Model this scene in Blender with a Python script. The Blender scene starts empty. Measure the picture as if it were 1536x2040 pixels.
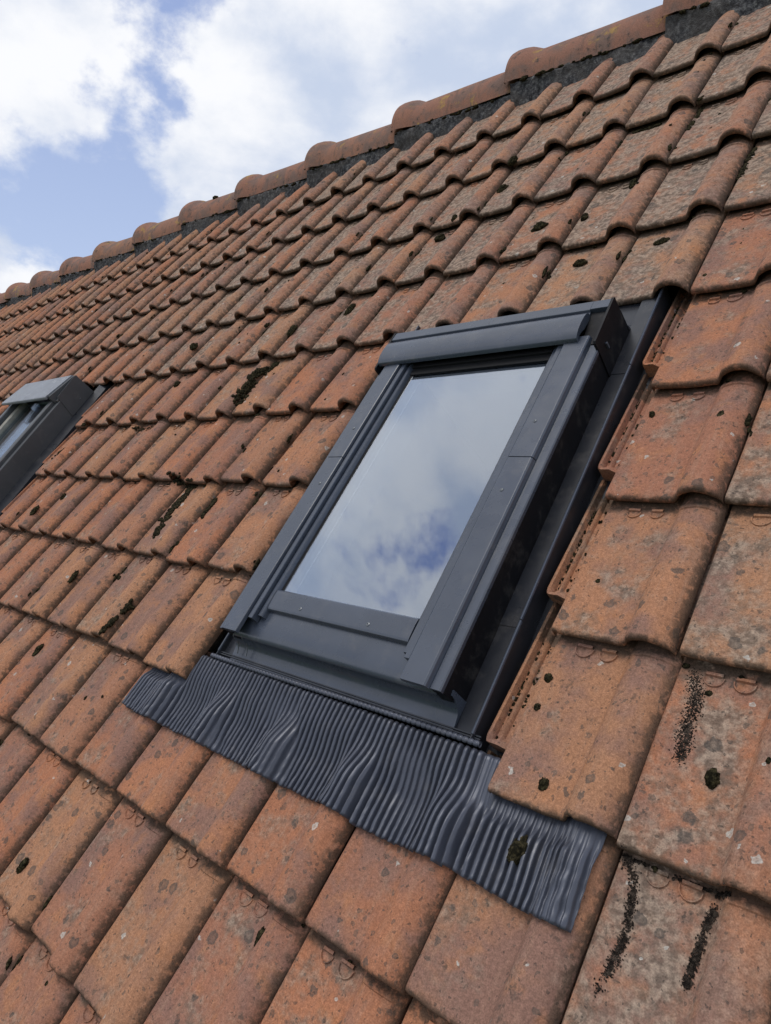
import bpy, bmesh, math, random
import numpy as np
from mathutils import Vector, Matrix, noise as mnoise

scene = bpy.context.scene
TH = math.radians(50.0)            # roof pitch
CT, ST = math.cos(TH), math.sin(TH)
W, L = 0.24, 0.32642               # exposed tile width / course length (m)
Z0 = 6.0                           # height of the roof's reference line above the ground


def RW(u, v, w):
    """roof coordinates (along ridge, up slope, off the slope) -> world"""
    return Vector((u, v * CT - w * ST, Z0 + v * ST + w * CT))


def RD(d):
    return Vector((d[0], d[1] * CT - d[2] * ST, d[1] * ST + d[2] * CT))


# ------------------------------------------------------------------ camera
cam_d = bpy.data.cameras.new('camera')
cam = bpy.data.objects.new('camera', cam_d)
scene.collection.objects.link(cam)
scene.camera = cam
CX = (0.72386836, 0.44606356, -0.5263477)
CY = (0.05195954, -0.79596999, -0.60310197)
CZ = (-0.68797879, 0.40921764, -0.59935474)
CP = (0.46002851, 0.13266506, 1.12275362)
FPX = 1420.56
ax, ay, az = RD(CX), -RD(CY), -RD(CZ)
loc = RW(*CP)
cam.matrix_world = Matrix(((ax.x, ay.x, az.x, loc.x), (ax.y, ay.y, az.y, loc.y), (ax.z, ay.z, az.z, loc.z), (0, 0, 0, 1)))
cam_d.sensor_fit = 'HORIZONTAL'
cam_d.sensor_width = 36.0
cam_d.lens = FPX / 1536.0 * 36.0
cam_d.clip_start = 0.02
cam_d.clip_end = 3000.0


def project(u, v, w):
    q = [u - CP[0], v - CP[1], w - CP[2]]
    x = sum(a * b for a, b in zip(CX, q)); y = sum(a * b for a, b in zip(CY, q)); z = sum(a * b for a, b in zip(CZ, q))
    if z < 0.05:
        return None
    return 768 + FPX * x / z, 1020 + FPX * y / z, z


# ------------------------------------------------------------------ node helper
class NT:
    def __init__(self, tree):
        self.t = tree
        self.l = tree.links

    def n(self, typ, props=None, **ins):
        nd = self.t.nodes.new(typ)
        for k, v in (props or {}).items():
            setattr(nd, k, v)
        for k, v in ins.items():
            key = int(k[1:]) if (k[0] == 'i' and k[1:].isdigit()) else k.replace('_', ' ')
            s = nd.inputs[key]
            if isinstance(v, bpy.types.NodeSocket):
                self.l.new(v, s)
            else:
                s.default_value = v
        return nd

    def math(self, op, a, b=0.0, c=0.0, clamp=False):
        return self.n('ShaderNodeMath', dict(operation=op, use_clamp=clamp), i0=a, i1=b, i2=c).outputs[0]

    def vmath(self, op, a, b=(0, 0, 0)):
        return self.n('ShaderNodeVectorMath', dict(operation=op), i0=a, i1=b).outputs[0]

    def sstep(self, x, lo, hi, a=0.0, b=1.0):
        return self.n('ShaderNodeMapRange', dict(interpolation_type='SMOOTHSTEP'), i0=x, i1=lo, i2=hi, i3=a, i4=b).outputs[0]

    def lin(self, x, lo, hi, a=0.0, b=1.0):
        return self.n('ShaderNodeMapRange', dict(clamp=True), i0=x, i1=lo, i2=hi, i3=a, i4=b).outputs[0]

    def mix(self, f, a, b, blend='MIX'):
        nd = self.n('ShaderNodeMix', dict(data_type='RGBA', blend_type=blend))
        for s, v in ((nd.inputs[0], f), (nd.inputs[6], a), (nd.inputs[7], b)):
            if isinstance(v, bpy.types.NodeSocket):
                self.l.new(v, s)
            else:
                s.default_value = v if not isinstance(v, tuple) or len(v) == 4 else (*v, 1)
        return nd.outputs[2]

    def noise(self, vec, scale, detail=3.0, rough=0.55, dist=0.0):
        return self.n('ShaderNodeTexNoise', None, Vector=vec, Scale=scale, Detail=detail, Roughness=rough, Distortion=dist).outputs[0]

    def ramp(self, f, stops, mode='LINEAR'):
        nd = self.n('ShaderNodeValToRGB', None, i0=f)
        cr = nd.color_ramp
        cr.interpolation = mode
        while len(cr.elements) > 1:
            cr.elements.remove(cr.elements[-1])
        cr.elements[0].position = stops[0][0]
        cr.elements[0].color = (*stops[0][1], 1)
        for p, c in stops[1:]:
            e = cr.elements.new(p)
            e.color = (*c, 1)
        return nd.outputs[0]


# ------------------------------------------------------------------ world, sun, exposure
SUN_DIR = Vector((-0.12, -0.33, 0.94)).normalized()      # towards the sun
sun_el = math.asin(SUN_DIR.z)
sun_az = math.atan2(SUN_DIR.x, SUN_DIR.y)
world = bpy.data.worlds.new('World')
scene.world = world
world.use_nodes = True
wt = world.node_tree
wt.nodes.clear()
k = NT(wt)
sky = k.n('ShaderNodeTexSky', dict(sky_type='NISHITA', sun_disc=False, sun_elevation=sun_el, sun_rotation=sun_az, air_density=1.0, dust_density=1.5, ozone_density=1.0))
SKY_OFF = (34.28, 42.21, 1.68)
gen = k.n('ShaderNodeTexCoord').outputs['Generated']
sep = k.n('ShaderNodeSeparateXYZ', None, i0=gen)
dirv = k.vmath('MULTIPLY', gen, (1.0, 1.0, 1.5))
plane = k.vmath('ADD', dirv, SKY_OFF)
cn = k.noise(plane, 2.9, 11.0, 0.59, 0.15)
cover = k.sstep(cn, 0.39, 0.485)
cn2 = k.noise(k.vmath('ADD', plane, (11.3, 4.1, 2.0)), 4.0, 7.0, 0.55, 0.1)
cloud_col = k.mix(k.sstep(cn2, 0.34, 0.60), (0.55, 0.63, 0.79), (0.93, 0.94, 0.97))
zen = k.lin(sep.outputs[2], 0.05, 0.85)
clear = k.mix(zen, (0.62, 0.73, 0.95), (0.16, 0.25, 0.62))
blue = k.mix(0.25, clear, k.mix(1.0, sky.outputs[0], (0.12, 0.12, 0.12), 'MULTIPLY'))
skycol = k.mix(cover, blue, cloud_col)
bg = k.n('ShaderNodeBackground', None, Color=skycol, Strength=1.0)
wo = k.n('ShaderNodeOutputWorld', None, Surface=bg.outputs[0])

sun_d = bpy.data.lights.new('sun', 'SUN')
sun_d.energy = 1.25
sun_d.angle = math.radians(28)
sun_d.color = (1.0, 0.95, 0.88)
sun = bpy.data.objects.new('sun', sun_d)
scene.collection.objects.link(sun)
sun.rotation_euler = SUN_DIR.to_track_quat('Z', 'Y').to_euler()
sun.location = (-6, 4, 20)

scene.view_settings.view_transform = 'Standard'
scene.view_settings.look = 'None'
scene.view_settings.gamma = 1.0
scene.view_settings.use_curve_mapping = False
scene.view_settings.exposure = 0.06


# ------------------------------------------------------------------ materials
def new_mat(name):
    m = bpy.data.materials.new(name)
    m.use_nodes = True
    m.node_tree.nodes.clear()
    return m, NT(m.node_tree)


def finish(k, color, rough, bump=None, bump_s=0.3, bump_d=0.002, metallic=0.0, spec=0.5, coat=0.0):
    b = k.n('ShaderNodeBsdfPrincipled')
    for s, v in (('Base Color', color), ('Roughness', rough), ('Metallic', metallic), ('Specular IOR Level', spec), ('Coat Weight', coat)):
        if isinstance(v, bpy.types.NodeSocket):
            k.l.new(v, b.inputs[s])
        else:
            b.inputs[s].default_value = v if not isinstance(v, tuple) else (*v, 1)
    if bump is not None:
        bn = k.n('ShaderNodeBump', None, Strength=bump_s, Distance=bump_d, Height=bump)
        k.l.new(bn.outputs[0], b.inputs['Normal'])
    k.n('ShaderNodeOutputMaterial', None, Surface=b.outputs[0])
    return b


def mat_tile(name, from_object):
    m, k = new_mat(name)
    if from_object:
        src = k.n('ShaderNodeObjectInfo').outputs['Color']
    else:
        src = k.n('ShaderNodeAttribute', dict(attribute_type='GEOMETRY', attribute_name='tcol')).outputs['Color']
    sp = k.n('ShaderNodeSeparateColor', None, i0=src)
    tone, grime, seed = sp.outputs[0], sp.outputs[1], sp.outputs[2]
    co = k.n('ShaderNodeTexCoord')
    uv = k.n('ShaderNodeSeparateXYZ', None, i0=co.outputs['UV'])
    ux, uy = uv.outputs[0], uv.outputs[1]
    off = k.n('ShaderNodeCombineXYZ', None, i0=k.math('MULTIPLY', seed, 37.0), i1=k.math('MULTIPLY', seed, 91.0), i2=k.math('MULTIPLY', seed, 13.0)).outputs[0]
    p = k.vmath('ADD', co.outputs['Object'], off)
    base = k.ramp(tone, [(0.0, (0.355, 0.152, 0.083)), (0.22, (0.385, 0.162, 0.086)), (0.42, (0.365, 0.182, 0.100)),
                         (0.60, (0.325, 0.146, 0.090)), (0.78, (0.392, 0.170, 0.090)), (1.0, (0.375, 0.192, 0.106))])
    # kiln flashing, broad mottling
    n1 = k.noise(p, 6.0, 4.0, 0.6)
    c = k.mix(k.math('MULTIPLY', k.sstep(n1, 0.44, 0.64), 0.85), base, (0.225, 0.128, 0.100))
    n1b = k.noise(k.vmath('ADD', p, (5, 3, 1)), 14.0, 3.0, 0.6)
    c = k.mix(k.math('MULTIPLY', k.sstep(n1b, 0.55, 0.72), 0.55), c, (0.42, 0.185, 0.085))
    # drawing marks along the tile
    ps = k.vmath('MULTIPLY', p, (1.0, 0.10, 1.0))
    st = k.noise(ps, 75.0, 3.0, 0.6)
    c = k.mix(k.math('MULTIPLY', k.sstep(st, 0.50, 0.72), 0.28), c, (0.36, 0.22, 0.15))
    # weathered grey skin, mostly on the flat pan
    flat = k.math('ADD', k.math('MULTIPLY', k.sstep(ux, 0.74, 0.50), 0.60), 0.40)
    n3 = k.noise(k.vmath('ADD', p, (9, 2, 4)), 16.0, 4.0, 0.65)
    gsel = k.math('MULTIPLY', k.sstep(k.math('ADD', n3, k.math('MULTIPLY', grime, 0.36)), 0.60, 0.90), flat)
    n3b = k.noise(k.vmath('ADD', p, (1, 7, 4)), 70.0, 2.0, 0.6)
    gcol = k.mix(k.sstep(n3b, 0.36, 0.64), (0.135, 0.108, 0.084), (0.335, 0.262, 0.198))
    c = k.mix(k.math('MULTIPLY', gsel, 0.85), c, gcol)
    # lichen discs with ragged edges
    warp = k.n('ShaderNodeTexNoise', None, Vector=p, Scale=90.0, Detail=3.0).outputs[1]
    pw = k.vmath('ADD', p, k.vmath('MULTIPLY', k.vmath('SUBTRACT', warp, (0.5, 0.5, 0.5)), (0.016, 0.016, 0.016)))
    for sc, pick, rad, col, amt in ((26.0, 0.72, 0.40, (0.082, 0.070, 0.060), 0.75), (60.0, 0.66, 0.36, (0.095, 0.078, 0.064), 0.65), (130.0, 0.72, 0.40, (0.055, 0.045, 0.038), 0.7),
                                    (42.0, 0.955, 0.36, (0.46, 0.43, 0.38), 0.8)):
        v = k.n('ShaderNodeTexVoronoi', dict(feature='F1'), Vector=pw, Scale=sc, Randomness=1.0)
        r = k.n('ShaderNodeSeparateColor', None, i0=v.outputs['Color'])
        on = k.math('GREATER_THAN', r.outputs[0], pick)
        rr = k.math('MULTIPLY', k.math('ADD', k.math('MULTIPLY', r.outputs[1], 0.6), 0.4), rad)
        d = k.math('DIVIDE', v.outputs['Distance'], rr)
        disc = k.sstep(d, 1.0, 0.80)
        ring = k.math('MULTIPLY', disc, k.sstep(d, 0.2, 0.8, 0.6, 1.0))
        c = k.mix(k.math('MULTIPLY', k.math('MULTIPLY', on, ring), amt), c, col)
    # black crust patches
    n5 = k.noise(k.vmath('ADD', p, (4, 8, 2)), 24.0, 5.0, 0.72)
    crust = k.sstep(n5, 0.60, 0.70)
    c = k.mix(k.math('MULTIPLY', crust, 0.6), c, (0.060, 0.050, 0.042))
    # ragged darker bits along the lower lip, upper end and beside the joint
    n6 = k.noise(k.vmath('ADD', p, (2, 5, 9)), 55.0, 3.0, 0.65)
    lip = k.math('MAXIMUM', k.sstep(uy, 0.055, 0.0), k.math('MAXIMUM', k.sstep(ux, 0.90, 0.985), k.sstep(uy, 0.90, 0.99)))
    flecks = k.sstep(k.math('ADD', n6, k.math('MULTIPLY', lip, 0.26)), 0.56, 0.76)
    c = k.mix(k.math('MULTIPLY', k.math('MULTIPLY', flecks, lip), 0.85), c, (0.075, 0.052, 0.036))
    # sandy grain
    g = k.noise(p, 420.0, 1.0, 0.7)
    g2 = k.noise(p, 170.0, 1.0, 0.6)
    gm = k.math('MULTIPLY', k.lin(g, 0.28, 0.72, 0.76, 1.24), k.lin(g2, 0.3, 0.7, 0.86, 1.14))
    c = k.mix(1.0, c, k.n('ShaderNodeCombineXYZ', None, i0=gm, i1=gm, i2=gm).outputs[0], 'MULTIPLY')
    h = k.math('ADD', k.math('MULTIPLY', g, 0.5), k.math('ADD', k.math('MULTIPLY', g2, 0.6), n3b))
    finish(k, c, 0.92, h, 0.55, 0.0016, spec=0.25)
    return m


def mat_ridge():
    m, k = new_mat('ridge_clay')
    oi = k.n('ShaderNodeObjectInfo')
    co = k.n('ShaderNodeTexCoord').outputs['Object']
    p = k.vmath('ADD', co, k.n('ShaderNodeCombineXYZ', None, i0=k.math('MULTIPLY', oi.outputs['Random'], 60.0), i1=1.0, i2=2.0).outputs[0])
    base = k.ramp(oi.outputs['Random'], [(0, (0.30, 0.145, 0.095)), (0.5, (0.26, 0.130, 0.090)), (1, (0.32, 0.165, 0.100))])
    c = k.mix(k.math('MULTIPLY', k.sstep(k.noise(p, 9.0, 5.0, 0.65), 0.42, 0.62), 0.8), base, (0.165, 0.115, 0.095))
    c = k.mix(k.math('MULTIPLY', k.sstep(k.noise(k.vmath('MULTIPLY', p, (6, 1, 1)), 9.0, 5.0, 0.6), 0.55, 0.72), 0.6), c, (0.085, 0.070, 0.060))
    c = k.mix(k.math('MULTIPLY', k.sstep(k.noise(k.vmath('ADD', p, (7, 7, 7)), 8.0, 5.0, 0.7), 0.58, 0.68), 0.75), c, (0.38, 0.24, 0.065))
    c = k.mix(k.math('MULTIPLY', k.sstep(k.noise(k.vmath('ADD', p, (1, 9, 3)), 22.0, 6.0, 0.72), 0.56, 0.66), 0.8), c, (0.060, 0.052, 0.046))
    g = k.noise(p, 260.0, 2.0, 0.7)
    gm = k.lin(g, 0.3, 0.7, 0.75, 1.25)
    c = k.mix(1.0, c, k.n('ShaderNodeCombineXYZ', None, i0=gm, i1=gm, i2=gm).outputs[0], 'MULTIPLY')
    finish(k, c, 0.9, k.math('ADD', g, k.noise(p, 40.0, 4.0)), 0.5, 0.002, spec=0.25)
    return m


def mat_mortar():
    m, k = new_mat('dark_mortar')
    p = k.n('ShaderNodeTexCoord').outputs['Object']
    n = k.noise(p, 60.0, 8.0, 0.72)
    c = k.ramp(n, [(0.34, (0.018, 0.018, 0.020)), (0.48, (0.060, 0.060, 0.064)), (0.60, (0.150, 0.150, 0.150)), (0.72, (0.32, 0.31, 0.29))])
    c = k.mix(k.math('MULTIPLY', k.sstep(k.noise(p, 6.0, 4.0), 0.45, 0.62), 0.5), c, (0.10, 0.090, 0.082))
    finish(k, c, 0.95, k.math('ADD', n, k.noise(p, 200.0, 3.0)), 0.9, 0.006, spec=0.15)
    return m


def mat_metal(name, col, rough, spec=0.5, metallic=0.0, var=0.12, grime=0.0, coat=0.0):
    m, k = new_mat(name)
    p = k.n('ShaderNodeTexCoord').outputs['Object']
    n = k.noise(p, 6.0, 4.0, 0.6)
    c = k.mix(k.lin(n, 0.3, 0.7), tuple(x * (1 - var) for x in col), tuple(x * (1 + var) for x in col))
    fine = k.noise(p, 300.0, 2.0, 0.6)
    if grime:
        s = k.sstep(k.noise(p, 28.0, 7.0, 0.7), 0.56, 0.66)
        c = k.mix(k.math('MULTIPLY', s, grime), c, (0.50, 0.51, 0.52))
        s2 = k.sstep(k.noise(k.vmath('ADD', p, (3, 3, 3)), 34.0, 6.0, 0.7), 0.60, 0.66)
        c = k.mix(k.math('MULTIPLY', s2, grime), c, (0.02, 0.02, 0.018))
    # faint dust
    d = k.sstep(k.noise(k.vmath('ADD', p, (8, 1, 3)), 18.0, 6.0, 0.65), 0.5, 0.75)
    c = k.mix(k.math('MULTIPLY', d, 0.16), c, (0.22, 0.20, 0.18))
    r = k.lin(k.noise(p, 14.0, 5.0, 0.6), 0.3, 0.7, rough - 0.05, rough + 0.08)
    finish(k, c, r, fine, 0.05, 0.0006, metallic, spec, coat)
    return m


def mat_plain(name, col, rough, spec=0.3, nscale=40.0, var=0.25, bump=0.3):
    m, k = new_mat(name)
    p = k.n('ShaderNodeTexCoord').outputs['Object']
    n = k.noise(p, nscale, 5.0, 0.65)
    c = k.mix(k.lin(n, 0.3, 0.7), tuple(x * (1 - var) for x in col), tuple(min(x * (1 + var), 0.9) for x in col))
    finish(k, c, rough, n, bump, 0.004, 0.0, spec)
    return m


def mat_moss(name, dark, lite):
    m, k = new_mat(name)
    p = k.n('ShaderNodeTexCoord').outputs['Object']
    n = k.noise(p, 140.0, 5.0, 0.7)
    c = k.mix(k.sstep(n, 0.42, 0.68), dark, lite)
    finish(k, c, 1.0, n, 1.0, 0.004, 0.0, 0.05)
    return m


def mat_glass(name='window_glass', gain=3.0, floor=0.24):
    m, k = new_mat(name)
    gl = k.n('ShaderNodeBsdfGlossy', None, Color=(0.82, 0.89, 1.0, 1), Roughness=0.0)
    tr = k.n('ShaderNodeBsdfTransparent', None, Color=(0.88, 0.92, 0.93, 1))
    lw = k.n('ShaderNodeFresnel', None, IOR=1.52)
    # four air-glass faces of a coated double pane
    f = k.math('MINIMUM', k.math('ADD', k.math('MULTIPLY', lw.outputs[0], gain), floor), 0.95)
    mx = k.n('ShaderNodeMixShader', None, i0=f, i1=tr.outputs[0], i2=gl.outputs[0])
    k.n('ShaderNodeOutputMaterial', None, Surface=mx.outputs[0])
    return m


M_TILE = mat_tile('clay_tile', True)
M_TILE_FIELD = mat_tile('clay_tile_field', False)
M_RIDGE = mat_ridge()
M_MORTAR = mat_mortar()
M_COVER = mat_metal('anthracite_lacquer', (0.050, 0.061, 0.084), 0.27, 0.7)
M_FLASH = mat_metal('anthracite_flashing', (0.020, 0.022, 0.028), 0.30, 0.45)
M_APRON = mat_metal('pleated_lead_grey', (0.066, 0.073, 0.096), 0.36, 0.55, 0.25)
M_WALL = mat_metal('shade_blackened_wall', (0.006, 0.006, 0.008), 0.5, 0.22)  # dark frame sides and end plates, blackened further to paint in their shade
M_GASKET = mat_plain('black_rubber', (0.008, 0.008, 0.009), 0.6, 0.3, 80, 0.2, 0.1)
M_SCREW = mat_metal('screw_steel', (0.16, 0.17, 0.18), 0.35, 0.5, 0.6)
M_OLD = mat_metal('weathered_grey_lacquer', (0.065, 0.069, 0.074), 0.45, 0.4, 0.0, 0.15, 0.0)
M_OLDTOP = mat_metal('soiled_sky_lightened_lacquer', (0.20, 0.212, 0.232), 0.45, 0.5, 0.0, 0.12, 0.55)  # hood top: base lightened for the sky it faces, plus real soiling
M_GLASS = mat_glass()
M_GLASS_IN = mat_glass('window_glass_inner_face', 0.3, 0.0)
M_WHITE = mat_plain('white_lining', (0.80, 0.80, 0.78), 0.6, 0.3, 8, 0.05, 0.05)
M_ROOM = mat_plain('dim_room', (0.10, 0.095, 0.09), 0.9, 0.1, 3, 0.3, 0.0)
M_UNDER = mat_plain('black_underlay', (0.012, 0.011, 0.010), 1.0, 0.05, 30, 0.3, 0.2)
M_MOSS = mat_moss('dry_dark_moss', (0.011, 0.010, 0.006), (0.070, 0.060, 0.030))
M_MOSSG = mat_moss('greenish_moss', (0.012, 0.011, 0.007), (0.072, 0.060, 0.032))
M_CRUST = mat_moss('black_crust', (0.016, 0.013, 0.011), (0.085, 0.066, 0.052))
M_GRASS = mat_plain('lawn', (0.07, 0.095, 0.04), 1.0, 0.1, 0.6, 0.3, 0.2)
M_PLASTER = mat_plain('render_wall', (0.55, 0.52, 0.46), 0.9, 0.2, 3, 0.1, 0.2)


# ------------------------------------------------------------------ mesh helpers
def make_mesh(name, verts, faces, mat, smooth=True, angle=35, uvs=None):
    me = bpy.data.meshes.new(name)
    me.from_pydata([tuple(v) for v in verts], [], faces)
    if mat:
        me.materials.append(mat)
    if uvs is not None:
        lay = me.uv_layers.new(name='uv')
        li = np.zeros(len(me.loops), dtype=np.int32)
        me.loops.foreach_get('vertex_index', li)
        lay.data.foreach_set('uv', np.asarray(uvs, dtype=np.float32)[li].ravel())
    me.polygons.foreach_set('use_smooth', [smooth] * len(me.polygons))
    me.update()
    if smooth and angle < 180:
        me.set_sharp_from_angle(angle=math.radians(angle))
    return me


def link(name, data, parent=None, loc=(0, 0, 0), rot=(0, 0, 0), **props):
    o = bpy.data.objects.new(name, data)
    scene.collection.objects.link(o)
    o.parent = parent
    o.location = loc
    o.rotation_euler = rot
    for kk, v in props.items():
        o[kk] = v
    return o


def thing(name, u, v, w, **props):
    """Empty lying on the slope: its children use roof coordinates relative to it"""
    return link(name, None, None, RW(u, v, w), (TH, 0, 0), **props)


def extrude_v(section, v0, v1, closed=True, caps=True):
    """section: list of (u,w); prism along v"""
    n = len(section)
    vs = [(u, v0, w) for u, w in section] + [(u, v1, w) for u, w in section]
    fs = []
    for i in range(n if closed else n - 1):
        j = (i + 1) % n
        fs.append((i, j, n + j, n + i))
    if caps and closed:
        fs.append(tuple(range(n - 1, -1, -1)))
        fs.append(tuple(range(n, 2 * n)))
    return vs, fs


def extrude_u(section, u0, u1, closed=True, caps=True):
    n = len(section)
    vs = [(u0, v, w) for v, w in section] + [(u1, v, w) for v, w in section]
    fs = []
    for i in range(n if closed else n - 1):
        j = (i + 1) % n
        fs.append((i, n + i, n + j, j))
    if caps and closed:
        fs.append(tuple(range(n)))
        fs.append(tuple(range(2 * n - 1, n - 1, -1)))
    return vs, fs


def fix_normals(me):
    bm = bmesh.new()
    bm.from_mesh(me)
    bmesh.ops.recalc_face_normals(bm, faces=bm.faces)
    bm.to_mesh(me)
    bm.free()


def prism(name, parent, vf, mat, bevel=0.0, smooth=True):
    me = make_mesh(name, vf[0], vf[1], mat, False)
    bm = bmesh.new()
    bm.from_mesh(me)
    bmesh.ops.recalc_face_normals(bm, faces=bm.faces)
    if bevel > 0:
        es = [e for e in bm.edges if len(e.link_faces) == 2 and e.calc_face_angle(0) > 0.35]
        bmesh.ops.bevel(bm, geom=es, offset=bevel, segments=2, affect='EDGES', profile=0.5, clamp_overlap=True)
    bm.to_mesh(me)
    bm.free()
    if smooth:
        me.polygons.foreach_set('use_smooth', [True] * len(me.polygons))
        me.set_sharp_from_angle(angle=math.radians(40))
    o = link(name, me, parent)
    if smooth:
        wn = o.modifiers.new('weighted', 'WEIGHTED_NORMAL')
        wn.keep_sharp = True
        wn.weight = 100
    return o


def box(name, parent, u0, u1, v0, v1, w0, w1, mat, bevel=0.0):
    return prism(name, parent, extrude_v([(u0, w0), (u1, w0), (u1, w1), (u0, w1)], v0, v1), mat, bevel)


def sstep(x, a, b):
    t = min(max((x - a) / (b - a), 0.0), 1.0)
    return t * t * (3 - 2 * t)


# ------------------------------------------------------------------ the clay tile
ROLL_H = 0.037
TILT = 0.031


def tile_h(x):
    if x < 0.140:
        return -0.0022 * math.sin(math.pi * min(max((x - 0.012) / 0.128, 0), 1))
    t = min((x - 0.140) / (0.2365 - 0.140), 1.0)
    return ROLL_H * (math.sin(math.pi * t ** 1.12) ** 0.62 if t < 1 else 0.0) * sstep(t, 0.0, 0.20)


def tile_hs(y):
    return 1.0 - 0.26 * sstep(y, L - 0.16, L)


def surf(u, v):
    """height of the tile skin over the slope"""
    r = math.floor(v / L)
    y = v - r * L
    x = u - math.floor(u / W) * W
    return tile_h(x) * tile_hs(y) - TILT * y / L


XS = [0.0, 0.0025, 0.006, 0.0105, 0.014, 0.022, 0.05, 0.08, 0.110, 0.128, 0.138, 0.142, 0.1455, 0.149, 0.1525, 0.157, 0.162, 0.169, 0.177, 0.185, 0.193,
      0.201, 0.209, 0.216, 0.222, 0.227, 0.231, 0.234, 0.2362]
BEAD = {1: 0.0016, 2: 0.0026, 3: 0.0018, 4: -0.0004}
LT = 0.405


def make_tile(seed, detail=True, chip=False, cut=None, marks=True):
    rnd = random.Random(seed)
    off = Vector((seed * 7.3, seed * 3.1, seed * 1.7))
    rows = [(0.050, -0.0180, 0), (0.002, -0.0180, 0), (0.0, -0.0120, 0), (0.0008, -0.0060, 0), (0.0035, -0.0022, 0), (0.008, -0.0006, 0), (0.015, 0, 0),
            (0.04, 0, 0), (0.09, 0, 0), (0.15, 0, 0), (0.21, 0, 0), (0.255, 0, 0), (L - 0.042, 0, 0), (L - 0.019, 0, 0), (L - 0.017, 0, 0.0030), (L - 0.010, 0, 0.0034),
            (L - 0.007, 0, 0), (L + 0.01, 0, 0), (LT, 0, 0)]
    if not detail:
        rows = [rows[i] for i in (1, 3, 5, 8, 11, 18)]
    if cut:
        rows = [q for q in rows if q[0] <= cut]
    xs = XS if detail else [XS[i] for i in (0, 2, 7, 11, 14, 18, 21, 24, 28)]
    vs, uv, fs = [], [], []
    nx = len(xs) + 2
    for ri, (y, dz, ring) in enumerate(rows):
        for ci in range(nx):
            if ci == 0:
                x, extra = 0.0, -0.024
            elif ci == nx - 1:
                x, extra = xs[-1] - 0.0005, -0.013
            else:
                x, extra = xs[ci - 1], 0.0
                if detail and y < L - 0.05:
                    extra += BEAD.get(ci - 1, 0.0) * (1.0 if y > 0.02 else 0.4)
            z = tile_h(x) * tile_hs(y) + extra - TILT * y / L
            if ri <= 1 and detail:
                z = tile_h(x) - 0.0165 - TILT * y / L
                if ci == 0:
                    z -= 0.004
            else:
                z += dz
            if ring and x > 0.150:
                z += ring
            q = Vector((x * 9, y * 9, 0)) + off
            z += 0.0016 * mnoise.noise(q)
            yy = y
            if y < 0.01:
                yy += 0.0020 * mnoise.noise(Vector((x * 40, 0, 0)) + off) + 0.0012 * mnoise.noise(Vector((x * 120, 3, 0)) + off)
                if chip:
                    yy += 0.010 * max(0.0, 1 - abs(x - 0.165) / 0.022) + 0.006 * sstep(x, 0.17, 0.2)
            xx = x
            if ci >= nx - 3:
                xx += 0.0018 * mnoise.noise(Vector((5, y * 22, 0)) + off)
            vs.append((xx, yy, z))
            uv.append((x / W, y / L))
    for r in range(len(rows) - 1):
        for c_ in range(nx - 1):
            a = r * nx + c_
            fs.append((a, a + 1, a + nx + 1, a + nx))
    if detail and not cut:
        # interlocking side flange: outer rib, channel, inner rib
        sec = [(-0.052, -0.040), (-0.0530, -0.010), (-0.0510, -0.0030), (-0.0475, -0.0005), (-0.0440, -0.0025), (-0.0410, -0.0190), (-0.033, -0.0200), (-0.0305, -0.0110), (-0.0275, -0.0085),
               (-0.0245, -0.0110), (-0.022, -0.0195), (-0.006, -0.0190), (0.001, -0.006)]
        b0 = len(vs)
        ys = [0.0, 0.0, 0.006, 0.014, 0.024, 0.1, 0.2, LT - 0.084]
        y_start = 0.082
        for si, yy in enumerate(ys):
            for qi, (x, z) in enumerate(sec):
                sx = 1.0
                if si == 0:
                    z2 = -0.045
                elif si in (1, 2):
                    z2 = z if qi in (0, 1, 2, 3, 11, 12) else -0.0035     # stopped end of the channels
                else:
                    z2 = z
                xx = x
                if si <= 1 and qi <= 4:
                    xx = x + 0.008 * (1 - qi / 5)
                elif si == 2 and qi <= 4:
                    xx = x + 0.003 * (1 - qi / 5)
                y = y_start + yy
                vs.append((xx, y, z2 - TILT * y / L + 0.001))
                uv.append((0.02, y / L))
        ns = len(sec)
        for r in range(len(ys) - 1):
            for q in range(ns - 1):
                a = b0 + r * ns + q
                fs.append((a, a + 1, a + ns + 1, a + ns))
        # two half-round press marks with a lug on their straight edge
        for cx in ((0.058, 0.106) if marks else ()):
            r0 = 0.0175 + rnd.uniform(-0.0035, 0.0015)
            yc = L - 0.016
            b0 = len(vs)
            def zt(x, y):
                return tile_h(x) - TILT * y / L
            pts = []
            for i in range(9):
                a = math.pi + math.pi * i / 8
                pts.append((math.cos(a), math.sin(a)))
            for rr, dz in ((1.07, -0.001), (1.0, 0.0036), (0.90, 0.0036), (0.84, 0.0010)):
                for (ca, sa) in pts:
                    x, y = cx + ca * r0 * rr, yc + sa * r0 * rr
                    vs.append((x, y, zt(x, y) + dz)); uv.append((x / W, 0.5))
            for r in range(3):
                for i in range(8):
                    a = b0 + r * 9 + i
                    fs.append((a, a + 1, a + 10, a + 9))
            b1 = len(vs)
            for x, y, dz in ((cx - r0 * 0.9, yc + 0.001, -0.001), (cx + r0 * 0.9, yc + 0.001, -0.001), (cx + r0 * 0.8, yc + 0.003, 0.0048), (cx - r0 * 0.8, yc + 0.003, 0.0048),
                             (cx - r0 * 0.8, yc + 0.008, 0.0048), (cx + r0 * 0.8, yc + 0.008, 0.0048), (cx + r0 * 0.9, yc + 0.009, -0.001), (cx - r0 * 0.9, yc + 0.009, -0.001)):
                vs.append((x, y, zt(x, y) + dz)); uv.append((x / W, 0.5))
            for f in ((0, 1, 2, 3), (3, 2, 5, 4), (4, 5, 6, 7)):
                fs.append(tuple(b1 + i for i in f))
    return vs, fs, uv


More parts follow.
